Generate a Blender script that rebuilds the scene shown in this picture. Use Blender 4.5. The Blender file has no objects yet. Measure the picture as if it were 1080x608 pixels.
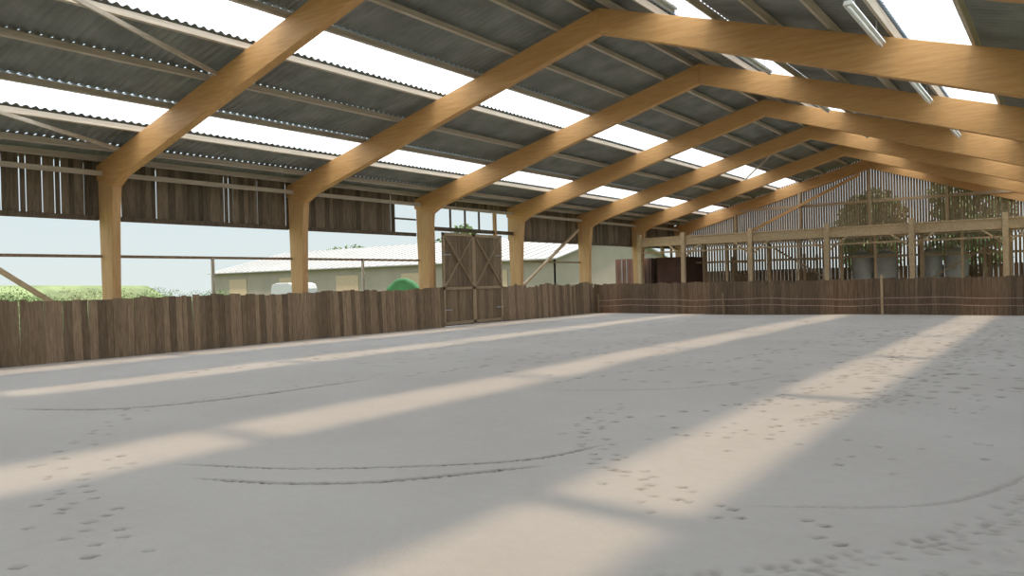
import bpy, math, random
import numpy as np
from mathutils import Vector, Matrix
random.seed(7)
rng = np.random.default_rng(5)
sc = bpy.context.scene
col = sc.collection
try:
    sc.view_settings.view_transform = 'Standard'
    sc.view_settings.look = 'None'
except Exception:
    pass

# ------------------------------------------------------------------ helpers
class MB:
    def __init__(s): s.v=[]; s.f=[]
    def box(s,x0,x1,y0,y1,z0,z1):
        n=len(s.v)
        s.v += [(x0,y0,z0),(x1,y0,z0),(x1,y1,z0),(x0,y1,z0),(x0,y0,z1),(x1,y0,z1),(x1,y1,z1),(x0,y1,z1)]
        for f in ((0,3,2,1),(4,5,6,7),(0,1,5,4),(1,2,6,5),(2,3,7,6),(3,0,4,7)):
            s.f.append(tuple(n+i for i in f))
    def beam(s,p0,p1,w,h,up=(0,0,1)):
        p0=Vector(p0);p1=Vector(p1);d=(p1-p0).normalized();up=Vector(up)
        side=d.cross(up)
        if side.length<1e-4: side=d.cross(Vector((1,0,0)))
        side.normalize(); u=side.cross(d).normalized()
        n=len(s.v)
        for p in (p0,p1):
            for a,b in ((-1,-1),(1,-1),(1,1),(-1,1)):
                q=p+side*(a*w/2)+u*(b*h/2); s.v.append(tuple(q))
        for f in ((0,1,2,3),(7,6,5,4),(0,4,5,1),(1,5,6,2),(2,6,7,3),(3,7,4,0)):
            s.f.append(tuple(n+i for i in f))
    def prism(s,poly,y0,y1):   # poly in xz
        n=len(s.v);k=len(poly)
        for y in (y0,y1):
            for p in poly: s.v.append((p[0],y,p[1]))
        s.f.append(tuple(range(n,n+k))); s.f.append(tuple(range(n+2*k-1,n+k-1,-1)))
        for i in range(k):
            j=(i+1)%k
            s.f.append((n+i,n+k+i,n+k+j,n+j))
    def cyl(s,c,r,z0,z1,seg=16,axis='z',prof=None):
        n=len(s.v)
        prof = prof or [(r,z0),(r,z1)]
        for (rr,z) in prof:
            for i in range(seg):
                a=2*math.pi*i/seg; x=rr*math.cos(a); y=rr*math.sin(a)
                if axis=='z': s.v.append((c[0]+x,c[1]+y,z))
                elif axis=='x': s.v.append((z,c[0]+x,c[1]+y))
                else: s.v.append((c[0]+x,z,c[1]+y))
        for k in range(len(prof)-1):
            for i in range(seg):
                j=(i+1)%seg
                s.f.append((n+k*seg+i,n+k*seg+j,n+(k+1)*seg+j,n+(k+1)*seg+i))
        s.f.append(tuple(n+i for i in range(seg-1,-1,-1)))
        m=n+(len(prof)-1)*seg
        s.f.append(tuple(m+i for i in range(seg)))
    def obj(s,name,mat,parent=None,bevel=0,smooth=False):
        me=bpy.data.meshes.new(name); me.from_pydata(s.v,[],s.f); me.materials.append(mat)
        import bmesh
        bm=bmesh.new(); bm.from_mesh(me); bmesh.ops.recalc_face_normals(bm,faces=bm.faces); bm.to_mesh(me); bm.free()
        if smooth:
            for p in me.polygons: p.use_smooth=True
        o=bpy.data.objects.new(name,me); col.objects.link(o)
        if parent: o.parent=parent
        if bevel:
            b=o.modifiers.new('bevel','BEVEL'); b.width=bevel; b.segments=2; b.limit_method='ANGLE'
        return o
def empty(name,loc):
    o=bpy.data.objects.new(name,None); o.location=loc; o.empty_display_size=.3; col.objects.link(o); return o
def tag(o,label,cat,group=None,kind=None):
    o['label']=label; o['category']=cat
    if group: o['group']=group
    if kind: o['kind']=kind
    return o
def dup(root,loc):
    n=root.copy(); n.location=loc; col.objects.link(n)
    def rec(a,b):
        for c in a.children:
            d=c.copy(); d.parent=b; col.objects.link(d); rec(c,d)
    rec(root,n); return n

# ------------------------------------------------------------------ materials
def newmat(name):
    m=bpy.data.materials.new(name); m.use_nodes=True
    nt=m.node_tree; b=nt.nodes['Principled BSDF']; return m,nt,b
def N(nt,t,**k):
    n=nt.nodes.new(t)
    for a,v in k.items(): setattr(n,a,v)
    return n
def wood(name,c1,c2,stretch=(1,1,1),scale=6,island=0.0,rough=.75,bump=.15):
    m,nt,b=newmat(name)
    tc=N(nt,'ShaderNodeTexCoord'); mp=N(nt,'ShaderNodeMapping'); mp.inputs['Scale'].default_value=stretch
    nt.links.new(tc.outputs['Object'],mp.inputs['Vector'])
    geo=N(nt,'ShaderNodeNewGeometry')
    add=N(nt,'ShaderNodeVectorMath',operation='ADD'); mul=N(nt,'ShaderNodeMath',operation='MULTIPLY'); mul.inputs[1].default_value=37
    oi=N(nt,'ShaderNodeObjectInfo'); sm=N(nt,'ShaderNodeMath',operation='ADD')
    nt.links.new(geo.outputs['Random Per Island'],sm.inputs[0]); nt.links.new(oi.outputs['Random'],sm.inputs[1])
    nt.links.new(sm.outputs[0],mul.inputs[0])
    nt.links.new(mp.outputs[0],add.inputs[0]); nt.links.new(mul.outputs[0],add.inputs[1])
    no=N(nt,'ShaderNodeTexNoise'); no.inputs['Scale'].default_value=scale; no.inputs['Detail'].default_value=6; no.inputs['Roughness'].default_value=.65
    nt.links.new(add.outputs[0],no.inputs['Vector'])
    cr=N(nt,'ShaderNodeValToRGB'); cr.color_ramp.elements[0].position=.3; cr.color_ramp.elements[1].position=.7
    cr.color_ramp.elements[0].color=(*c1,1); cr.color_ramp.elements[1].color=(*c2,1)
    nt.links.new(no.outputs['Fac'],cr.inputs['Fac'])
    out=cr.outputs['Color']
    if island>0:
        r2=N(nt,'ShaderNodeValToRGB')
        e=r2.color_ramp.elements; e[0].color=(1-island,1-island,1-island,1); e[1].color=(1+island*.6,1+island*.57,1+island*.53,1)
        nt.links.new(geo.outputs['Random Per Island'],r2.inputs['Fac'])
        mx=N(nt,'ShaderNodeMix',data_type='RGBA',blend_type='MULTIPLY'); mx.inputs[0].default_value=1
        nt.links.new(out,mx.inputs[6]); nt.links.new(r2.outputs['Color'],mx.inputs[7]); out=mx.outputs[2]
    nt.links.new(out,b.inputs['Base Color']); b.inputs['Roughness'].default_value=rough
    b.inputs['Specular IOR Level'].default_value=.25
    bp=N(nt,'ShaderNodeBump'); bp.inputs['Strength'].default_value=bump; bp.inputs['Distance'].default_value=.02
    nt.links.new(no.outputs['Fac'],bp.inputs['Height']); nt.links.new(bp.outputs[0],b.inputs['Normal'])
    return m
def plain(name,c,rough=.6,var=.15,scale=4,metal=0):
    m,nt,b=newmat(name)
    tc=N(nt,'ShaderNodeTexCoord'); no=N(nt,'ShaderNodeTexNoise'); no.inputs['Scale'].default_value=scale; no.inputs['Detail'].default_value=5
    nt.links.new(tc.outputs['Object'],no.inputs['Vector'])
    cr=N(nt,'ShaderNodeValToRGB'); cr.color_ramp.elements[0].color=(*[x*(1-var) for x in c],1); cr.color_ramp.elements[1].color=(*[min(1,x*(1+var)) for x in c],1)
    cr.color_ramp.elements[0].position=.3; cr.color_ramp.elements[1].position=.7
    nt.links.new(no.outputs['Fac'],cr.inputs['Fac']); nt.links.new(cr.outputs[0],b.inputs['Base Color'])
    b.inputs['Roughness'].default_value=rough; b.inputs['Metallic'].default_value=metal
    b.inputs['Specular IOR Level'].default_value=.3
    return m

M_glu = wood('glulam',(.45,.235,.085),(.60,.34,.14),(.6,8,8),3,rough=.6,bump=.05)
M_glup= wood('glulam_post',(.43,.24,.10),(.58,.355,.165),(6,6,.5),3,rough=.65,bump=.05)
M_purl= wood('purlin_wood',(.40,.33,.25),(.57,.48,.38),(6,.4,6),3,rough=.8)
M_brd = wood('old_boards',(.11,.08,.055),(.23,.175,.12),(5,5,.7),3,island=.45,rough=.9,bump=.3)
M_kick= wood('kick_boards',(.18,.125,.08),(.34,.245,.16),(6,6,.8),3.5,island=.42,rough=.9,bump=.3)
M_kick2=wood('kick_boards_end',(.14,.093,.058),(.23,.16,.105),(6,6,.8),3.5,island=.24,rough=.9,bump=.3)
M_slat= wood('slat_wood',(.23,.155,.09),(.35,.245,.15),(5,5,.6),3,island=.22,rough=.9)
M_gate= wood('gate_boards',(.16,.115,.072),(.27,.195,.125),(5,5,.7),3,island=.3,rough=.85)
M_gatef=wood('gate_frame_wood',(.31,.23,.145),(.43,.32,.21),(3,3,3),3,rough=.85)
M_lite= wood('light_timber',(.45,.32,.19),(.60,.45,.28),(3,3,3),3,rough=.75)
M_deck= wood('deck_timber',(.34,.24,.14),(.47,.34,.21),(3,3,3),3,rough=.8)
M_sheet=plain('fibre_cement',(.22,.22,.20),.9,.22,1.5)
M_white=plain('white_enamel',(.80,.80,.76),.4,.04)
M_tank=plain('white_plastic',(.50,.50,.46),.6,.08)
M_metal=plain('galvanised',(.42,.42,.42),.45,.15,6,.6)
M_bldg=plain('tan_cladding',(.25,.21,.16),.85,.08,.6)
M_roofp=plain('pale_roof',(.27,.265,.25),.9,.06,.4)
M_van=plain('pale_paint',(.32,.32,.31),.6,.05)
M_cont=plain('container_paint',(.10,.05,.035),.7,.3,1.2)
M_tarp=plain('green_tarp',(.025,.095,.03),.7,.3,1.5)
M_tape=plain('fence_tape',(.42,.27,.23),.7,.1)
M_rubber=plain('rubber',(.03,.03,.03),.8,.2)
M_grassg=plain('meadow',(.13,.16,.07),.95,.4,.5)
M_bark=plain('bark',(.09,.06,.04),.95,.3,6)

def leaf(name,c1,c2):
    m,nt,b=newmat(name)
    g=N(nt,'ShaderNodeNewGeometry'); cr=N(nt,'ShaderNodeValToRGB')
    cr.color_ramp.elements[0].color=(*c1,1); cr.color_ramp.elements[1].color=(*c2,1)
    nt.links.new(g.outputs['Random Per Island'],cr.inputs['Fac']); nt.links.new(cr.outputs[0],b.inputs['Base Color'])
    b.inputs['Roughness'].default_value=.7; b.inputs['Specular IOR Level'].default_value=.2
    return m
M_leaf=leaf('leaves',(.07,.11,.04),(.14,.20,.08))
M_bush=leaf('bush_leaves',(.08,.13,.04),(.13,.18,.065))
M_grass=leaf('dry_grass',(.12,.14,.06),(.20,.21,.10))

# translucent roof sheet
m,nt,b=newmat('translucent_sheet'); M_trans=m
nt.nodes.remove(b); out=nt.nodes['Material Output']
tr=N(nt,'ShaderNodeBsdfTransparent'); tr.inputs[0].default_value=(1,.87,.70,1)
tl=N(nt,'ShaderNodeBsdfTranslucent')
no=N(nt,'ShaderNodeTexNoise'); tc=N(nt,'ShaderNodeTexCoord'); no.inputs['Scale'].default_value=.8
cr=N(nt,'ShaderNodeValToRGB'); cr.color_ramp.elements[0].color=(.60,.67,.75,1); cr.color_ramp.elements[1].color=(.72,.79,.86,1)
nt.links.new(tc.outputs['Object'],no.inputs['Vector']); nt.links.new(no.outputs['Fac'],cr.inputs[0]); nt.links.new(cr.outputs[0],tl.inputs[0])
mx=N(nt,'ShaderNodeMixShader'); mx.inputs[0].default_value=.85
nt.links.new(tr.outputs[0],mx.inputs[1]); nt.links.new(tl.outputs[0],mx.inputs[2]); nt.links.new(mx.outputs[0],out.inputs[0])

# sand
m,nt,b=newmat('sand'); M_sand=m
tc=N(nt,'ShaderNodeTexCoord')
n1=N(nt,'ShaderNodeTexNoise'); n1.inputs['Scale'].default_value=.45; n1.inputs['Detail'].default_value=6
n2=N(nt,'ShaderNodeTexNoise'); n2.inputs['Scale'].default_value=9; n2.inputs['Detail'].default_value=8; n2.inputs['Roughness'].default_value=.7
n3=N(nt,'ShaderNodeTexNoise'); n3.inputs['Scale'].default_value=60; n3.inputs['Detail'].default_value=4
for n in (n1,n2,n3): nt.links.new(tc.outputs['Object'],n.inputs['Vector'])
cr=N(nt,'ShaderNodeValToRGB'); cr.color_ramp.elements[0].position=.35; cr.color_ramp.elements[1].position=.7
cr.color_ramp.elements[0].color=(.585,.54,.495,1); cr.color_ramp.elements[1].color=(.64,.595,.55,1)
nt.links.new(n1.outputs['Fac'],cr.inputs[0])
c2=N(nt,'ShaderNodeValToRGB'); c2.color_ramp.elements[0].position=.3; c2.color_ramp.elements[1].position=.7
c2.color_ramp.elements[0].color=(.96,.955,.95,1); c2.color_ramp.elements[1].color=(1.02,1.02,1.02,1)
nt.links.new(n2.outputs['Fac'],c2.inputs[0])
mu=N(nt,'ShaderNodeMix',data_type='RGBA',blend_type='MULTIPLY'); mu.inputs[0].default_value=1
nt.links.new(cr.outputs[0],mu.inputs[6]); nt.links.new(c2.outputs[0],mu.inputs[7])
at=N(nt,'ShaderNodeAttribute'); at.attribute_name='damp'
md=N(nt,'ShaderNodeMix',data_type='RGBA'); nt.links.new(at.outputs['Fac'],md.inputs[0]); nt.links.new(mu.outputs[2],md.inputs[6]); md.inputs[7].default_value=(.15,.11,.08,1)
nt.links.new(md.outputs[2],b.inputs['Base Color']); b.inputs['Roughness'].default_value=.95; b.inputs['Specular IOR Level'].default_value=.1
ad=N(nt,'ShaderNodeMath',operation='ADD'); nt.links.new(n2.outputs['Fac'],ad.inputs[0]); nt.links.new(n3.outputs['Fac'],ad.inputs[1])
bp=N(nt,'ShaderNodeBump'); bp.inputs['Strength'].default_value=.15; bp.inputs['Distance'].default_value=.02
nt.links.new(ad.outputs[0],bp.inputs['Height']); nt.links.new(bp.outputs[0],b.inputs['Normal'])

# ------------------------------------------------------------------ dimensions
XL=-18.4; XR=2.2; XA=-8.1; ZA=7.12; SL=.265; SR=.318
Y0=9.1; S=5.5; FR=[Y0+S*k for k in range(-3,7)]; YG=FR[-1]; YE=31.35; YB=-8.5
def zc(x): return ZA-(SL*(XA-x) if x<XA else SR*(x-XA))
def zs(x): return zc(x)+.50

# ------------------------------------------------------------------ floor
def axis(segs):
    a=[]
    for (s,e,st) in segs:
        n=max(1,int(round((e-s)/st))); a+=list(np.linspace(s,e,n,endpoint=False))
    a.append(segs[-1][1]); return np.array(a)
xs=axis([(-19,-12,.09),(-12,-8.5,.045),(-8.5,.6,.022),(.6,2.2,.08)])
ys=axis([(YB,1.5,.5),(1.5,9.2,.022),(9.2,16,.05),(16,31.5,.10),(31.5,YG,.6)])
nx,ny=len(xs),len(ys)
X,Y=np.meshgrid(xs,ys,indexing='ij'); Z=np.zeros_like(X); D=np.zeros_like(X)
for i in range(14):
    fx,fy=rng.normal(0,.5,2); Z+=.004*np.sin(fx*X+fy*Y+rng.uniform(0,6))
def stamp(px,py,r,depth,damp=.8,ang=0,asp=1.25):
    i0,i1=np.searchsorted(xs,[px-3*r,px+3*r]); j0,j1=np.searchsorted(ys,[py-3*r,py+3*r])
    if i1<=i0 or j1<=j0: return
    dx=X[i0:i1,j0:j1]-px; dy=Y[i0:i1,j0:j1]-py
    u=dx*math.cos(ang)+dy*math.sin(ang); v=-dx*math.sin(ang)+dy*math.cos(ang)
    q=np.sqrt((u/(r*asp))**2+(v/r)**2)
    Z[i0:i1,j0:j1]+= -depth*np.exp(-(q**4)) + depth*.3*np.exp(-((q-1.45)/.3)**2)
    D[i0:i1,j0:j1]=np.maximum(D[i0:i1,j0:j1], damp*np.exp(-((q/.95)**4)))
def hoof(px,py,r,depth,damp,ang):
    for da,rr,dd in ((.0,.55,1),(.8,.45,.8),(-.8,.45,.8)):
        stamp(px+math.cos(ang+da)*r*.75,py+math.sin(ang+da)*r*.75,r*rr,depth*.8*dd,damp*dd,ang+da,1.1)
    stamp(px-math.cos(ang)*r*.2,py-math.sin(ang)*r*.2,r*.8,depth*.25,damp*.2,ang,1.2)
def interp(pts,step):
    out=[]
    for a,b_ in zip(pts[:-1],pts[1:]):
        L=math.dist(a,b_); n=max(1,int(L/step))
        for k in range(n):
            t=k/n; out.append((a[0]+(b_[0]-a[0])*t,a[1]+(b_[1]-a[1])*t,math.atan2(b_[1]-a[1],b_[0]-a[0])))
    return out
def trail(pts,step=.42,spread=.09,r=.046,depth=.022,damp=1.0):
    for k,(x,y,a) in enumerate(interp(pts,step)):
        s=spread*(1 if k%2 else -1)
        for q in range(2 if random.random()<.6 else 1):
            hoof(x-math.sin(a)*s+random.gauss(0,.03)+q*random.uniform(.1,.18)*math.cos(a),y+math.cos(a)*s+random.gauss(0,.03)+q*random.uniform(.1,.18)*math.sin(a),
              r*random.uniform(.75,1.1),depth*random.uniform(.5,1.1),damp*random.uniform(.6,1),a+random.gauss(0,.3))
def rut(pts,w=.03,depth=.02,damp=.75,step=.03,wob=.004):
    P=np.array(pts)
    Q=[]
    PP=[2*P[0]-P[1]]+list(P)+[2*P[-1]-P[-2]]
    for i in range(1,len(PP)-2):
        p0,p1,p2,p3=PP[i-1:i+3]
        n=max(2,int(np.linalg.norm(p2-p1)/step))
        for k in range(n):
            t=k/n; Q.append(.5*((2*p1)+(-p0+p2)*t+(2*p0-5*p1+4*p2-p3)*t*t+(-p0+3*p1-3*p2+p3)*t**3))
    for k,q in enumerate(Q):
        e=min(1,k/15,(len(Q)-k)/15)
        stamp(q[0]+random.gauss(0,wob),q[1]+random.gauss(0,wob),w*(.5+.5*e),depth*.35*e,damp*e*random.uniform(.6,1))
trail([(-9.8,9.5),(-10,5.3),(-7.55,3.11),(-5.6,2.6),(-4.22,2.15)],.26)
trail([(-7.2,3.7),(-6.2,2.6),(-5.2,2.1),(-4.4,1.8)],.34)
trail([(-4.6,8.6),(-4.2,6.74),(-3.09,5.72),(-2.27,5.2),(-1.88,4.9),(-1.45,4.93),(-1.0,4.7)],.22)
trail([(-4.4,7.4),(-3.6,6.3),(-2.9,5.3),(-2.2,4.7)],.30)
trail([(-3.4,6.9),(-2.53,7.66),(-2.17,8.76),(-1.6,13.9),(-1.4,24)],.28)
trail([(-4.2,7.5),(-3.0,9.5),(-2.4,14),(-3.5,22)],.30,r=.055)
trail([(-6.5,10),(-5,14),(-4.5,22)],.45,r=.06)
trail([(-3.2,9.0),(-1.5,10.5)],.3)
trail([(-9.3,9.5),(-8.5,14),(-9,20),(-6,27)],.4,r=.06)
trail([(-13.5,8),(-12.5,16),(-11,27)],.4,r=.08)
for k in range(1000):
    x=random.uniform(-17.5,.8); y=random.uniform(10.5,30.5)
    if random.random()<.5: x=-2.2+random.gauss(0,1.3)
    stamp(x,y,random.uniform(.05,.08),.016,random.uniform(.25,.8),random.uniform(0,3))
for k in range(50):
    hoof(random.uniform(-3.5,-.5),random.uniform(6.5,11),random.uniform(.035,.05),.013,random.uniform(.3,.8),random.uniform(0,6))
rut([(-6.53,3.7),(-5.44,4.15),(-4.48,4.89),(-3.87,5.59),(-3.62,6.52)],.026,.03,1)
rut([(-5.91,3.50),(-5.05,3.80),(-4.36,4.36),(-3.62,5.5)],.034,.045,1.3)
rut([(-11.7,4.28),(-10.2,5.06),(-9.6,6.5),(-9.5,9)],.05,.03,1,.05)
rut([(-1.9,5.1),(-.7,5.9),(-.1,7.6)],.024,.02,.35)
rut([(-6.4,9.0),(-4.4,10.2),(-3.4,12.5)],.03,.02,.4,.05)
for pts,w in (([(-1.75,3.5),(-1.13,4.19),(-.55,5.1),(-.2,6.3),(.1,8.5)],.16),([(-1.35,3.1),(-.75,3.9),(-.2,5.0),(.15,6.3)],.16),([(-2.4,8.4),(-1.9,9.8),(-1.7,11.5)],.14)):
    for k,(x,y,a) in enumerate(interp(pts,.10)):
        for s in (-1,0,1):
            if random.random()<.25: continue
            stamp(x-math.sin(a)*s*w*.55+random.gauss(0,.012),y+math.cos(a)*s*w*.55+random.gauss(0,.012),random.uniform(.022,.038),.010,random.uniform(.15,.5),a+1.0*s,1.6)
mask=np.clip((X+1.0-.25*(Y-4))/1.2,0,1)*np.clip((12-Y)/4,0,1)*np.clip((Y-1)/2,0,1)
ch=np.zeros_like(X)
for i in range(40):
    a=rng.uniform(0,6.28); f=rng.uniform(8,32); ch+=np.sin(f*(math.cos(a)*X+math.sin(a)*Y)+rng.uniform(0,6))
Z+=mask*ch*.0025; D=np.maximum(D,mask*np.clip(-ch*.035,0,.35))
me=bpy.data.meshes.new('floor')
co=np.stack([X,Y,Z],-1).reshape(-1,3); D=np.clip(D,0,1)
I,J=np.meshgrid(np.arange(nx-1),np.arange(ny-1),indexing='ij'); a=(I*ny+J).ravel()
F=np.stack([a,a+ny,a+ny+1,a+1],-1)
me.vertices.add(len(co)); me.vertices.foreach_set('co',co.ravel())
me.loops.add(F.size); me.loops.foreach_set('vertex_index',F.ravel())
me.polygons.add(len(F)); me.polygons.foreach_set('loop_start',np.arange(0,F.size,4)); 
me.update(calc_edges=True); me.validate()
me.polygons.foreach_set('use_smooth',np.ones(len(F),bool))
at=me.attributes.new('damp','FLOAT','POINT'); at.data.foreach_set('value',D.ravel().astype(np.float32))
me.materials.append(M_sand)
o=bpy.data.objects.new('floor',me); col.objects.link(o); tag(o,'pale grey sand riding surface with hoofprints and wheel ruts','floor',kind='structure')

# ------------------------------------------------------------------ portal frames
root=empty('portal_frame',(XA,FR[0],0))
def L(poly): return [(x-XA,z) for x,z in poly]
T=.1
mb=MB(); mb.prism(L([(-18.62,-.02),(-18.2,-.02),(-18.08,3.2),(-17.98,zc(-17.98)-.42),(-18.25,zc(-18.25)+.1),(-18.72,zc(-18.72)+.1),(-18.70,3.2)]),-T,T); mb.obj('column',M_glup,root,.012)
mb=MB(); mb.prism(L([(2.42,-.02),(2.0,-.02),(1.88,3.0),(1.78,zc(1.78)-.42),(2.05,zc(2.05)+.1),(2.52,zc(2.52)+.1),(2.5,3.0)]),-T,T); mb.obj('column',M_glup,root,.012)
mb=MB(); mb.prism(L([(-18.8,zc(-18.8)-.05),(-18.8,zc(-18.8)+.28),(XA,ZA+.28),(XA,ZA-.26),(-17.6,zc(-17.6)-.37),(-18.05,zc(-18.05)-.50)]),-T-.002,T+.002); mb.obj('rafter',M_glu,root,.012)
mb=MB(); mb.prism(L([(2.6,zc(2.6)-.05),(2.6,zc(2.6)+.28),(XA,ZA+.28),(XA,ZA-.27),(1.0,zc(1.0)-.49),(1.85,zc(1.85)-.55)]),-T-.002,T+.002); mb.obj('rafter',M_glu,root,.012)
PL=[-18.6,-18.0,-16.85,-15.6,-14.2,-12.85,-11.6,-10.4,-9.2,-8.35]
PR=[-7.85,-6.85,-5.6,-4.5,-3.4,-2.4,-1.2,0.0,1.2,2.3]
for x in (-16.85,-14.2,-11.6,-9.2,-6.85,-4.5,-2.4):
    mb=MB(); mb.beam((x-XA,.5,zc(x)+.29),(x-XA,.1,zc(x)-.12),.04,.07,(1,0,0)); mb.obj('fly_brace',M_glu,root)
tag(root,'orange-brown laminated timber portal frame spanning the arena','roof frame','laminated timber frames')
for y in FR[1:-1]: dup(root,(XA,y,0))
dup(root,(XA,YG-.05,0))

# ------------------------------------------------------------------ purlins
first=None
for x in PL+PR:
    ang=math.atan(SL) if x<XA else -math.atan(SR)
    if first is None:
        mb=MB(); mb.box(-.032,.032,0,YG-YB+.3,-.065,.065); first=mb.obj('purlin',M_purl); p=first
        tag(p,'pale rough-sawn timber purlin under the roof sheets','purlin','roof purlins')
    else:
        p=first.copy(); col.objects.link(p)
    p.location=(x,YB,zc(x)+.385); p.rotation_euler=(0,-ang,0)

# ------------------------------------------------------------------ roof sheets
def sheet(name,x0,x1,mat,label,cat,ya=YB-.3,yb=YG+.9,lift=0):
    y=np.arange(ya,yb,.177/6); amp=.026
    xa,xb=x0,x1
    d=(xb-xa)/abs(xb-xa)
    xa-=d*.12
    n=len(y); v=[]; f=[]
    for k,xx,off in ((0,xa,.045),(1,xb,.0)):
        for i in range(n):
            v.append((xx,y[i],zs(xx)+off+lift+amp*math.cos(2*math.pi*y[i]/.177)))
    for i in range(n-1): f.append((i,i+1,n+i+1,n+i))
    me=bpy.data.meshes.new(name); me.from_pydata(v,[],f); me.materials.append(mat)
    for p in me.polygons: p.use_smooth=True
    o=bpy.data.objects.new(name,me); col.objects.link(o)
    tag(o,label,cat,kind='structure'); return o
rowsL=[(-19.15,-18.0,0),(-18.0,-16.8,0),(-16.8,-15.6,1),(-15.6,-14.2,0),(-14.2,-12.8,0),(-12.8,-11.6,1),(-11.6,-10.4,0),(-10.4,-9.2,0),(-9.2,-8.1,0)]
rowsR=[(2.9,1.2,0),(1.2,0,0),(0,-1.2,0),(-1.2,-2.4,1),(-2.4,-3.4,0),(-3.4,-4.5,0),(-4.5,-5.6,0),(-5.6,-6.8,1),(-6.8,-8.1,0)]
w=0;c=0
for x0,x1,t in rowsL+rowsR:
    if t:
        ext=[YB-.3]+FR[1:-1]+[YG+.9]
        for k in range(len(ext)-1):
            w+=1; sheet('window_%d'%w,x0,x1,M_trans,'translucent corrugated rooflight panel','rooflight',ext[k],ext[k+1]+.03)
    else:
        sheet('ceiling' if c==0 else 'ceiling.%03d'%c,x0,x1,M_sheet,'grey corrugated fibre cement roof sheets','ceiling'); c+=1
mb=MB(); mb.prism([(XA-.3,zs(XA-.3)+.07),(XA,zs(XA)+.1),(XA+.3,zs(XA+.3)+.07),(XA,zs(XA)+.05)],YB-.3,YG+.9); o=mb.obj('trim_1',M_sheet); tag(o,'grey ridge cap of the roof','roof trim',kind='structure')

def rbrace(x0,y0,x1,y1):
    mb=MB(); mb.beam((x0,y0,zc(x0)+.22),(x1,y1,zc(x1)+.22),.05,.08); o=mb.obj('wind_brace',M_purl)
    tag(o,'timber diagonal wind brace under the roof slope','brace','roof wind braces')
rbrace(-13.7,8.95,-11.8,3.75); rbrace(-17.6,8.95,-15.8,3.75); rbrace(-9.6,8.95,-8.6,3.75)
rbrace(-2.2,36.2,1.6,31.4); rbrace(-12.5,36.2,-9.0,31.4); rbrace(-4.0,30.9,-6.4,25.8)

# ------------------------------------------------------------------ boards helper
def boards_y(mb,x,th,y0,y1,z0f,z1f,wmin=.12,wmax=.22,gap=.006,jz=.0,lean=0):
    y=y0
    while y<y1-.02:
        wd=min(random.uniform(wmin,wmax),y1-y); z1=z1f(y)+random.uniform(-jz,jz); z0=z0f(y)
        j=random.uniform(-.008,.008); n=len(mb.v)
        g_=gap if not callable(gap) else gap()
        mb.box(x+j,x+th+j,y,y+wd-g_,z0,z1); y+=wd
        if lean:
            q=random.uniform(-.016,.016)
            mb.v[n:]=[(a-lean*c,b+q*c,c) for a,b,c in mb.v[n:]]
def boards_x(mb,y,th,x0,x1,z0f,z1f,wmin=.12,wmax=.22,gap=.006,jz=.0,const=None):
    x=x0
    while x<x1-.02:
        wd=min(const or random.uniform(wmin,wmax),x1-x); z1=min(z1f(x),z1f(x+wd))+random.uniform(-jz,jz)
        mb.box(x,x+wd-gap,y,y+th,z0f(x),z1); x+=wd

DY0,DY1=20.7,24.2
KH=1.40
mb=MB(); boards_y(mb,-18.13,.04,YB,DY0-.004,lambda y:-.05,lambda y:KH+.02*math.sin(y*1.3),jz=.03,lean=.03)
boards_y(mb,-18.13,.04,DY1+.004,YE,lambda y:-.05,lambda y:KH+.04*math.sin(y*2.1),jz=.06,lean=.03)
o=mb.obj('wall_left',M_kick); tag(o,'weathered brown plank kick wall along the sand','kick wall',kind='structure')
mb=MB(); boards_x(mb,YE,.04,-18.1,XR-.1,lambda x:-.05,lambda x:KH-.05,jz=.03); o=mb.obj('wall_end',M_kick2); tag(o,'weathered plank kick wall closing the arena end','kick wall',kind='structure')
mb=MB(); boards_y(mb,1.93,.04,YB,YE,lambda y:-.05,lambda y:KH); o=mb.obj('wall_right',M_kick); tag(o,'weathered brown plank kick wall','kick wall',kind='structure')
mb=MB(); boards_y(mb,-18.80,.03,YE,YG,lambda y:-.05,lambda y:1.2); o=mb.obj('wall_left_low',M_brd); tag(o,'dark plank wall below the openings','wall',kind='structure')
sl=lambda: random.choice((.004,.008,.012,.03))
mb=MB()
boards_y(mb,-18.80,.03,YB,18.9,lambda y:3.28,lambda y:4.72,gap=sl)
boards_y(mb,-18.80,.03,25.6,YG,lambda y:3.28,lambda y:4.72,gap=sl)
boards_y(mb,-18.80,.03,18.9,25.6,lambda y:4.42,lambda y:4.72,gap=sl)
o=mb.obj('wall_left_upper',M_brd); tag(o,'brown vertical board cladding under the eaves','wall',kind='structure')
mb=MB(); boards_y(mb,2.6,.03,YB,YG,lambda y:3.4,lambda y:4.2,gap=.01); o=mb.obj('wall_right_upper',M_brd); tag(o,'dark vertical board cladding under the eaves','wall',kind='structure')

def rail(name,p0,p1,w,h,mat,label,cat,group,up=(0,0,1)):
    mb=MB(); mb.beam(p0,p1,w,h,up); o=mb.obj(name,mat,bevel=.004); tag(o,label,cat,group); return o
for k in range(len(FR)-1):
    a,b_=FR[k]+.11,FR[k+1]-.11
    if b_>YG-.1: b_=YG-.2
    if not (a<22<b_):
        rail('wall_rail',(-18.74,a,3.32),(-18.74,b_,3.32),.06,.12,M_brd,'dark timber rail along the top of the wall opening','rail','opening head rails')
        if b_<36: rail('wall_rail',(-18.6,a,2.40),(-18.6,b_,2.40),.04,.07,M_slat,'thin weathered timber rail across the wall opening','rail','opening middle rails')
    rail('wall_plate',(-18.5,a,4.36),(-18.5,b_,4.36),.10,.11,M_purl,'pale timber eaves plate between the columns','beam','eaves plates')
for y in (11.9,17.3,6.3):
    rail('opening_post',(-18.6,y,.0),(-18.6,y,2.4),.07,.07,M_purl,'slim timber upright in the wall opening','post','opening uprights',(1,0,0))
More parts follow.
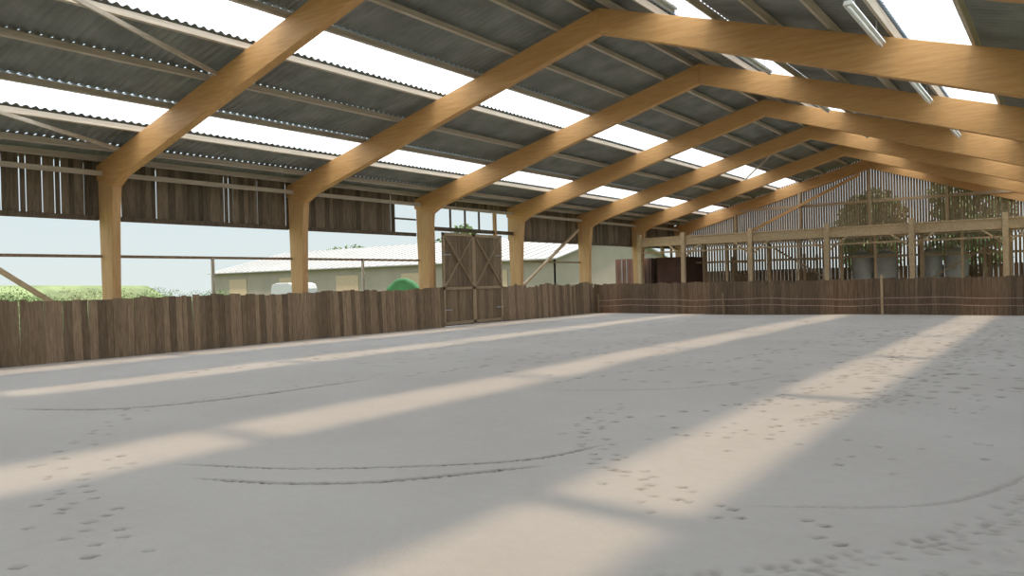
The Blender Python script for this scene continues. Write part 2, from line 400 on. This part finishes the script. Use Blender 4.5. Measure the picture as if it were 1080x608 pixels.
rail('opening_post',(-18.74,18.9,3.3),(-18.74,18.9,4.42),.07,.07,M_brd,'dark timber mullion in the open wall corner','post','opening uprights',(1,0,0))
rail('wall_rail',(-18.74,18.9,3.85),(-18.74,20.0,3.85),.05,.06,M_brd,'dark timber rail dividing the open wall corner','rail','opening head rails')
for y in (DY0-.1,DY1+.1):
    rail('gate_post',(-18.5,y,0),(-18.5,y,4.3),.12,.12,M_glup,'timber post framing the gate','post','gate posts',(1,0,0))
for y in (21.6,22.45,23.3):
    rail('opening_post',(-18.5,y,3.55),(-18.5,y,4.3),.06,.06,M_brd,'short timber mullion above the gate','post','mullions above the gate',(1,0,0))
rail('gate_head_beam',(-18.5,FR[5]+.11,3.55),(-18.5,FR[6]-.11,3.55),.10,.14,M_brd,'dark timber beam above the plank gate','beam',None)
rail('wall_brace',(-18.45,3.9,4.1),(-18.45,8.0,1.2),.09,.15,M_lite,'pale timber diagonal wall brace','brace','wall braces',(1,0,0))
rail('wall_brace',(-18.45,25.9,1.3),(-18.45,30.6,3.9),.09,.13,M_lite,'pale timber diagonal wall brace','brace','wall braces',(1,0,0))

# ------------------------------------------------------------------ gate
for n,(a,b_) in enumerate(((DY0,(DY0+DY1)/2-.004),((DY0+DY1)/2+.004,DY1))):
    mb=MB(); boards_y(mb,-18.17,.03,a,b_,lambda y:.02,lambda y:1.42,gap=.006); boards_y(mb,-18.17,.03,a,b_,lambda y:1.42,lambda y:3.4,gap=.018)
    d=mb.obj('door_%d'%(n+1),M_gate); tag(d,'tall weathered brown plank gate leaf with crossed braces','gate',kind='structure')
    x=-18.12
    mb=MB()
    for z in (.12,1.38,3.34): mb.box(x-.02,x+.015,a,b_,z-.05,z+.05)
    for y in (a,b_-.09): mb.box(x-.02,x+.015,y,y+.09,.02,3.4)
    mb.obj('gate_frame',M_gatef,d)
    mb=MB(); mb.beam((x+.01,a+.08,1.45),(x+.01,b_-.08,3.28),.03,.06,(1,0,0)); mb.beam((x+.03,a+.08,3.28),(x+.03,b_-.08,1.45),.03,.06,(1,0,0))
    mb.obj('gate_brace',M_gatef,d)
    mb=MB()
    for z in (.6,2.6): mb.box(x+.015,x+.03,(a if n==0 else b_-.4),(a+.4 if n==0 else b_),z-.02,z+.02)
    mb.obj('hinge',M_metal,d)

# ------------------------------------------------------------------ gable wall
mb=MB(); boards_x(mb,YG+.1,.03,-18.7,2.5,lambda x:3.3,lambda x:zs(x)-.05,gap=.024,const=.125)
boards_x(mb,YG+.1,.03,-18.7,2.5,lambda x:-.05,lambda x:1.9,gap=.014,const=.20)
boards_x(mb,YG+.1,.03,-18.7,2.5,lambda x:1.9,lambda x:3.3,gap=.055,const=.16)
o=mb.obj('wall_gable',M_slat); tag(o,'gable wall of closely spaced vertical brown slats','slatted wall',kind='structure')
for z,xa,xb in ((3.45,-18.2,2.0),(5.2,-14.8,-.9)):
    rail('gable_rail',(xa,YG-.2,z),(xb,YG-.2,z),.08,.14,M_deck,'timber rail across the slatted gable','rail','gable rails')
for x in (-15,-11.5,-8.1,-4.7,-1.3):
    rail('gable_post',(x,YG-.3,0),(x,YG-.3,zc(x)-.28),.12,.14,M_deck,'timber gable post behind the gallery','post','gable posts',(0,1,0))
rail('gable_brace',(-14.9,YG-.42,3.66),(-8.5,YG-.42,6.6),.08,.14,M_glu,'timber diagonal brace on the slatted gable','brace',None)

# ------------------------------------------------------------------ gallery
YD=36.4
g=empty('timber_gallery',(-8,YD,0))
def P(mb,name,mat,bev=0):
    mb.v=[(x+8,y-YD,z) for x,y,z in mb.v]; return mb.obj(name,mat,g,bev)
mb=MB(); mb.box(-18.3,2.0,YD-.1,YD-.02,3.22,3.62); P(mb,'fascia_beam',M_lite)
mb=MB(); mb.box(-18.3,2.0,YD+2.5,YD+2.6,3.30,3.5); P(mb,'fascia_beam',M_deck)
mb=MB(); boards_x(mb,YD-.15,5.0,-18.3,2.0,lambda x:3.62,lambda x:3.675,gap=.01,const=.25); P(mb,'deck_boards',M_lite)
for i in range(28):
    x=-18+i*.74
    mb=MB(); mb.box(x,x+.07,YD-.01,YD+4.9,3.45,3.615); P(mb,'joist',M_deck)
PX=[-18.1,-15.7,-12.3,-8.84,-5.4,-2.06,1.4]
for x in PX:
    mb=MB(); mb.box(x-.10,x+.10,YD-.30,YD-.11,0,3.85); P(mb,'post',M_lite,.01)
    mb=MB(); mb.box(x-.08,x+.08,YD+2.45,YD+2.61,0,3.3); P(mb,'post',M_lite)
for x in (-17,-14,-10.5,-7.1,-3.7,-.4):
    mb=MB(); mb.box(x-.05,x+.05,YD+1.2,YD+1.3,0,3.45); P(mb,'prop',M_lite)
for x in PX[1:-1]:
    for s in (-1,1):
        mb=MB(); mb.beam((x+s*.08,YD-.06,2.65),(x+s*.85,YD-.06,3.25),.07,.09,(0,1,0)); P(mb,'knee_brace',M_lite)
for i in range(6):
    a=PX[i]+.1; b_=PX[i+1]-.1
    mb=MB(); mb.box(a,b_,YD-.18,YD-.12,2.86,2.94); P(mb,'mid_rail',M_deck)
    mb=MB(); mb.box(a,b_,YD+2.40,YD+2.45,2.3,2.4); P(mb,'mid_rail',M_deck)
mb=MB(); mb.beam((-11.9,YD+2.30,2.9),(-9.2,YD+2.30,1.2),.07,.1,(0,1,0)); P(mb,'diagonal_brace',M_deck)
mb=MB(); mb.beam((-5.0,YD+2.30,1.3),(-2.4,YD+2.30,2.9),.07,.1,(0,1,0)); P(mb,'diagonal_brace',M_deck)
tag(g,'light timber gallery on posts in front of the slatted gable','gallery')
first=None
for x in (-14.2,-10.6,-3.0,-.4):
    if first is None:
        mb=MB(); boards_y(mb,-.02,.04,0,2.2,lambda y:0,lambda y:1.7,gap=.01); mb.box(-.06,.06,-.1,.0,0,2.6); mb.box(-.06,.06,2.2,2.3,0,2.6); mb.box(-.05,.05,.0,2.2,2.3,2.42)
        first=mb.obj('stall_partition',M_deck); o=first; tag(o,'brown plank stall partition beneath the gallery','partition','stall partitions')
    else: o=first.copy(); col.objects.link(o)
    o.location=(x,YD+2.75,0)
first=None
for x,y in ((-8.05,39.7),(-7.0,39.6),(-5.15,39.7),(-4.1,39.6)):
    if first is None:
        e=empty('storage_tank',(0,0,0)); mb=MB(); mb.cyl((0,0),.45,0,2.6,24,prof=[(.44,0),(.46,.05),(.46,.8),(.48,.83),(.46,.86),(.46,1.6),(.48,1.63),(.46,1.66),(.46,2.35),(.40,2.5),(.2,2.6)]); mb.obj('tank_body',M_tank,e,smooth=True)
        mb=MB(); mb.cyl((0,0),.16,2.6,2.7,16); mb.obj('lid',M_metal,e)
        tag(e,'tall pale plastic storage tank with ribbed sides','tank','pale storage tanks'); e.location=(x,y,0); first=e
    else: dup(first,(x,y,0))
mb=MB(); boards_x(mb,37.4,.03,-17.7,-16.1,lambda x:0,lambda x:2.6); boards_y(mb,-16.13,.03,37.43,40,lambda y:0,lambda y:2.6); mb.box(-17.75,-16.05,37.35,40,2.6,2.66); mb.box(-17.7,-17.67,37.43,40,0,2.6)
o=mb.obj('storage_shed',M_cont); tag(o,'dark reddish-brown plank storage shed beneath the gallery','shed')

for z in (.62,.36):
    mb=MB(); n=40
    for i in range(n):
        xa=-17.8+19.2*i/n; xb=-17.8+19.2*(i+1)/n
        sg=lambda x: .03*math.sin(x*1.1)+.012*math.sin(x*3)
        mb.beam((xa,YE-.18,z+sg(xa)),(xb,YE-.18,z+sg(xb)),.006,.03)
    o=mb.obj('fence_tape',M_tape); tag(o,'pale red electric fence tape strung before the plank wall','fence tape','fence tapes')
for x in (-17.8,-11.8,-5.7,1.4):
    mb=MB(); mb.cyl((x,YE-.12),.05,-.03,1.5 if x==-5.7 else .9,10); o=mb.obj('fence_post',M_lite if x==-5.7 else M_slat); tag(o,'thin weathered fence post before the plank wall','post','fence posts')

# ------------------------------------------------------------------ light fittings
first=None
for x,y in ((-5.75,11.9),(-5.75,17.4),(-5.75,22.9),(-5.75,28.4),(-2.5,12.9),(-2.5,18.4),(-2.5,23.9)):
    if first is None:
        e=empty('fluorescent_light',(0,0,0))
        mb=MB(); mb.prism([(-.07,.0),(-.05,.06),(.05,.06),(.07,0)],-1.2,1.2); mb.obj('fitting_body',M_white,e)
        mb=MB(); mb.cyl((0,-.03),.028,-1.17,1.17,12,axis='y'); mb.obj('tube',M_white,e,smooth=True)
        for yy in (-.8,.8):
            mb=MB(); mb.box(-.01,.01,yy-.01,yy+.01,.06,.30); mb.obj('hanger',M_metal,e)
        tag(e,'long white fluorescent batten hung under the purlins','light fitting','fluorescent battens'); first=e; o=e; e.location=(x,y,zc(x)+.05)
    else: o=dup(first,(x,y,zc(x)+.05))

# ------------------------------------------------------------------ outside
mb=MB(); mb.box(-160,80,-60,200,-.2,-.06); o=mb.obj('ground',M_grassg); tag(o,'green meadow around the arena','ground',kind='structure')
def foliage(name,blobs,n,size,mat,parent=None):
    v=[];f=[]
    tot=sum(b_[3]*b_[4]*b_[5] for b_ in blobs)
    for (cx,cy,cz,rx,ry,rz) in blobs:
        m_=int(n*(rx*ry*rz)/tot)+20
        for i in range(m_):
            d=rng.normal(size=3); d/=np.linalg.norm(d); r=rng.uniform(.45,1.05)**.5
            c=np.array([cx+d[0]*rx*r,cy+d[1]*ry*r,cz+d[2]*rz*r])
            if c[2]<0: c[2]=abs(c[2])*.3
            a=rng.normal(size=3); a/=np.linalg.norm(a); b2=np.cross(a,rng.normal(size=3)); b2/=np.linalg.norm(b2)
            s=size*rng.uniform(.6,1.4); k=len(v)
            v+= [tuple(c+a*s),tuple(c+b2*s*.6),tuple(c-a*s),tuple(c-b2*s*.6)]; f.append((k,k+1,k+2,k+3))
    me=bpy.data.meshes.new(name); me.from_pydata(v,[],f); me.materials.append(mat)
    o=bpy.data.objects.new(name,me); col.objects.link(o)
    if parent: o.parent=parent
    return o
def tree(x,y,h,r,n=3000,lab='leafy green broadleaf tree outside the building'):
    e=empty('tree',(x,y,-.06))
    mb=MB(); mb.cyl((0,0),.2,0,h*.6,10,prof=[(.26,0),(.18,h*.3),(.1,h*.65)])
    for i in range(5):
        a=i*1.3; mb.beam((0,0,h*(.35+.05*i)),(math.cos(a)*r*.6,math.sin(a)*r*.6,h*(.55+.06*i)),.08,.08)
    mb.obj('trunk',M_bark,e)
    bl=[(0,0,h*.65,r*.8,r*.8,h*.33),(0,0,h*.35,r*.7,r*.7,h*.25)]
    for i in range(7):
        a=random.uniform(0,6.3); q=r*random.uniform(.4,.7)
        bl.append((math.cos(a)*q,math.sin(a)*q,h*random.uniform(.35,.8),r*.45,r*.45,h*.16))
    foliage('foliage',bl,n,.24 if r>2 else .15,M_leaf,e); tag(e,lab,'tree','trees outside')
for x,y,h,r in ((-12.6,66,8.5,3.1),(-5.6,64,9.4,3.4),(1.6,63,10.5,3.4),(8.8,62,10,3.3),(-29.5,35.6,5.3,1.3)):
    tree(x,y,h,r)
for i,(x,y,h,r) in enumerate(((-88,80,8,4.5),(-78,90,9,4.5),(-66,96,9,4.5))):
    tree(x,y,h,r,1800)
def bush(x,y,rx,ry,h,mat=M_bush,name='bush',lab='sunlit green bush in the meadow'):
    bl=[(0,0,h*.35,rx,ry,h*.42)]+[(random.uniform(-.5,.5)*rx,random.uniform(-.8,.8)*ry,h*random.uniform(.4,.7),rx*.35,ry*.28,h*.22) for _ in range(9)]
    o=foliage(name,bl,8000,.028,mat)
    o.location=(x,y,-.06); tag(o,lab,'bush','meadow bushes' if mat is M_bush else 'tall meadow grass')
bush(-31,12.2,1.4,1.7,2.15); bush(-31.5,16.8,1.3,1.9,1.95); bush(-32.5,21.0,1.2,1.5,1.85)
for x,y in ((-36,2),(-36,7.3),(-37,12.6),(-38,18)):
    bush(x,y,1.7,2.0,2.2,M_grass,'tall_grass','tall dry yellow-green meadow grass')
mb=MB(); 
mb.prism([(-72,-.1),(-60,3.2),(-48,3.2),(-42,-.1)],-40,26)
mb.v=[(x,y,z if y<0 or z<0 else 1.9) for x,y,z in mb.v]
o=mb.obj('earth_bank',M_grassg); tag(o,'low grassy bank beyond the meadow','bank')
LB=44
e=empty('farm_building',(-75,58,-.06)); e.rotation_euler=(0,0,-math.pi/2)
mb=MB(); mb.box(10-.1,10,0,LB,0,3.4); mb.box(-10,-9.9,0,LB,0,3.4); mb.prism([(-10,0),(10,0),(10,3.4),(0,5.6),(-10,3.4)],0,.1); mb.prism([(-10,0),(10,0),(10,3.4),(0,5.6),(-10,3.4)],LB-.1,LB)
mb.obj('building_walls',M_bldg,e)
mb=MB(); mb.prism([(10.4,3.25),(0,5.65),(-10.4,3.25),(-10.4,3.35),(0,5.78),(10.4,3.35)],-.4,LB+.4)
for i in range(LB): 
    mb.beam((10.35,i+.5,3.39),(0.05,i+.5,5.8),.06,.05)
mb.obj('building_roof',M_roofp,e)
for i in range(5):
    mb=MB(); mb.box(9.99,10.06,3+i*8.4,6+i*8.4,.0,2.6); mb.obj('building_door',M_gatef,e)
tag(e,'long low tan farm building with a pale grey roof','building')
mb=MB()
mb.prism([(-1.1,0),(1.1,0),(1.05,.9),(.85,1.4),(.5,1.75),(.05,1.98),(-.35,1.92),(-.8,1.5),(-1.05,.9)],-1.0,1.0); o=mb.obj('tarp_covered_heap',M_tarp,bevel=.12); o.location=(-28,28.9,-.06); o.rotation_euler=(0,0,.7); tag(o,'low rounded heap covered with a green tarpaulin','tarp heap')
e=empty('covered_trailer',(-28,21.9,-.06))
mb=MB(); mb.prism([(-.8,.5),(.8,.5),(.8,1.55),(.7,1.75),(.4,1.82),(-.4,1.82),(-.7,1.75),(-.8,1.55)],-.65,.65); mb.obj('trailer_body',M_van,e,.03)
for s in (-1,1):
    mb=MB(); mb.cyl((0,.32),.32,s*.85-.08,s*.85+.08,20,axis='x'); mb.obj('wheel',M_rubber,e)
mb=MB(); mb.beam((0,-.65,.55),(0,-1.9,.5),.08,.08); mb.obj('drawbar',M_metal,e)
tag(e,'small pale covered trailer parked in the meadow','trailer')
e=empty('shipping_container',(-20.45,43,-.06))
mb=MB()
mb.box(-1.15,1.15,-3,3,.0,2.8)
for i in range(24):
    y=-2.9+i*.25; mb.box(1.15,1.19,y,y+.12,.2,2.7); mb.box(-1.19,-1.15,y,y+.12,.2,2.7)
for i in range(9):
    x=-1.1+i*.25; mb.box(x,x+.12,-3.04,-3,.2,2.7)
mb.obj('container_body',M_cont,e)
for x in (-.7,-.4,.4,.7):
    mb=MB(); mb.cyl((x,-3.06),.02,.15,2.75,8); mb.obj('lock_bar',M_metal,e)
tag(e,'dark reddish-brown ribbed steel shipping container','container')

# ------------------------------------------------------------------ light
w=bpy.data.worlds.new('World'); sc.world=w; w.use_nodes=True; nt=w.node_tree; bg=nt.nodes['Background']
tc=N(nt,'ShaderNodeTexCoord'); sp=N(nt,'ShaderNodeSeparateXYZ'); cr=N(nt,'ShaderNodeValToRGB')
nt.links.new(tc.outputs['Generated'],sp.inputs[0]); nt.links.new(sp.outputs['Z'],cr.inputs[0])
e=cr.color_ramp.elements; e[0].position=0; e[0].color=(.76,.84,.82,1); e[1].position=.9; e[1].color=(.70,.82,1,1)
k=e.new(.18); k.color=(.68,.80,.86,1)
mr=N(nt,'ShaderNodeMapRange'); mr.inputs[1].default_value=.12; mr.inputs[2].default_value=.6; mr.inputs[3].default_value=1.0; mr.inputs[4].default_value=2.8
nt.links.new(sp.outputs['Z'],mr.inputs[0])
nt.links.new(cr.outputs[0],bg.inputs[0]); nt.links.new(mr.outputs[0],bg.inputs[1])
sd=bpy.data.lights.new('sun','SUN'); sd.energy=9.2; sd.angle=math.radians(4.0); sd.color=(1,.90,.77)
so=bpy.data.objects.new('sun',sd); col.objects.link(so)
so.rotation_euler=Vector((-.15,.19,-1)).to_track_quat('-Z','Y').to_euler(); so.location=(0,0,30)

# ------------------------------------------------------------------ camera
cd=bpy.data.cameras.new('camera'); cam=bpy.data.objects.new('camera',cd); col.objects.link(cam); sc.camera=cam
cd.sensor_width=36; cd.lens=36*808/1080; cd.clip_end=500
R=Matrix.Rotation(math.radians(36.1),4,'Z')@Matrix.Rotation(math.radians(90-.43),4,'X')@Matrix.Rotation(math.radians(-1.38),4,'Z')
cam.matrix_world=Matrix.Translation((0,0,1.55))@R
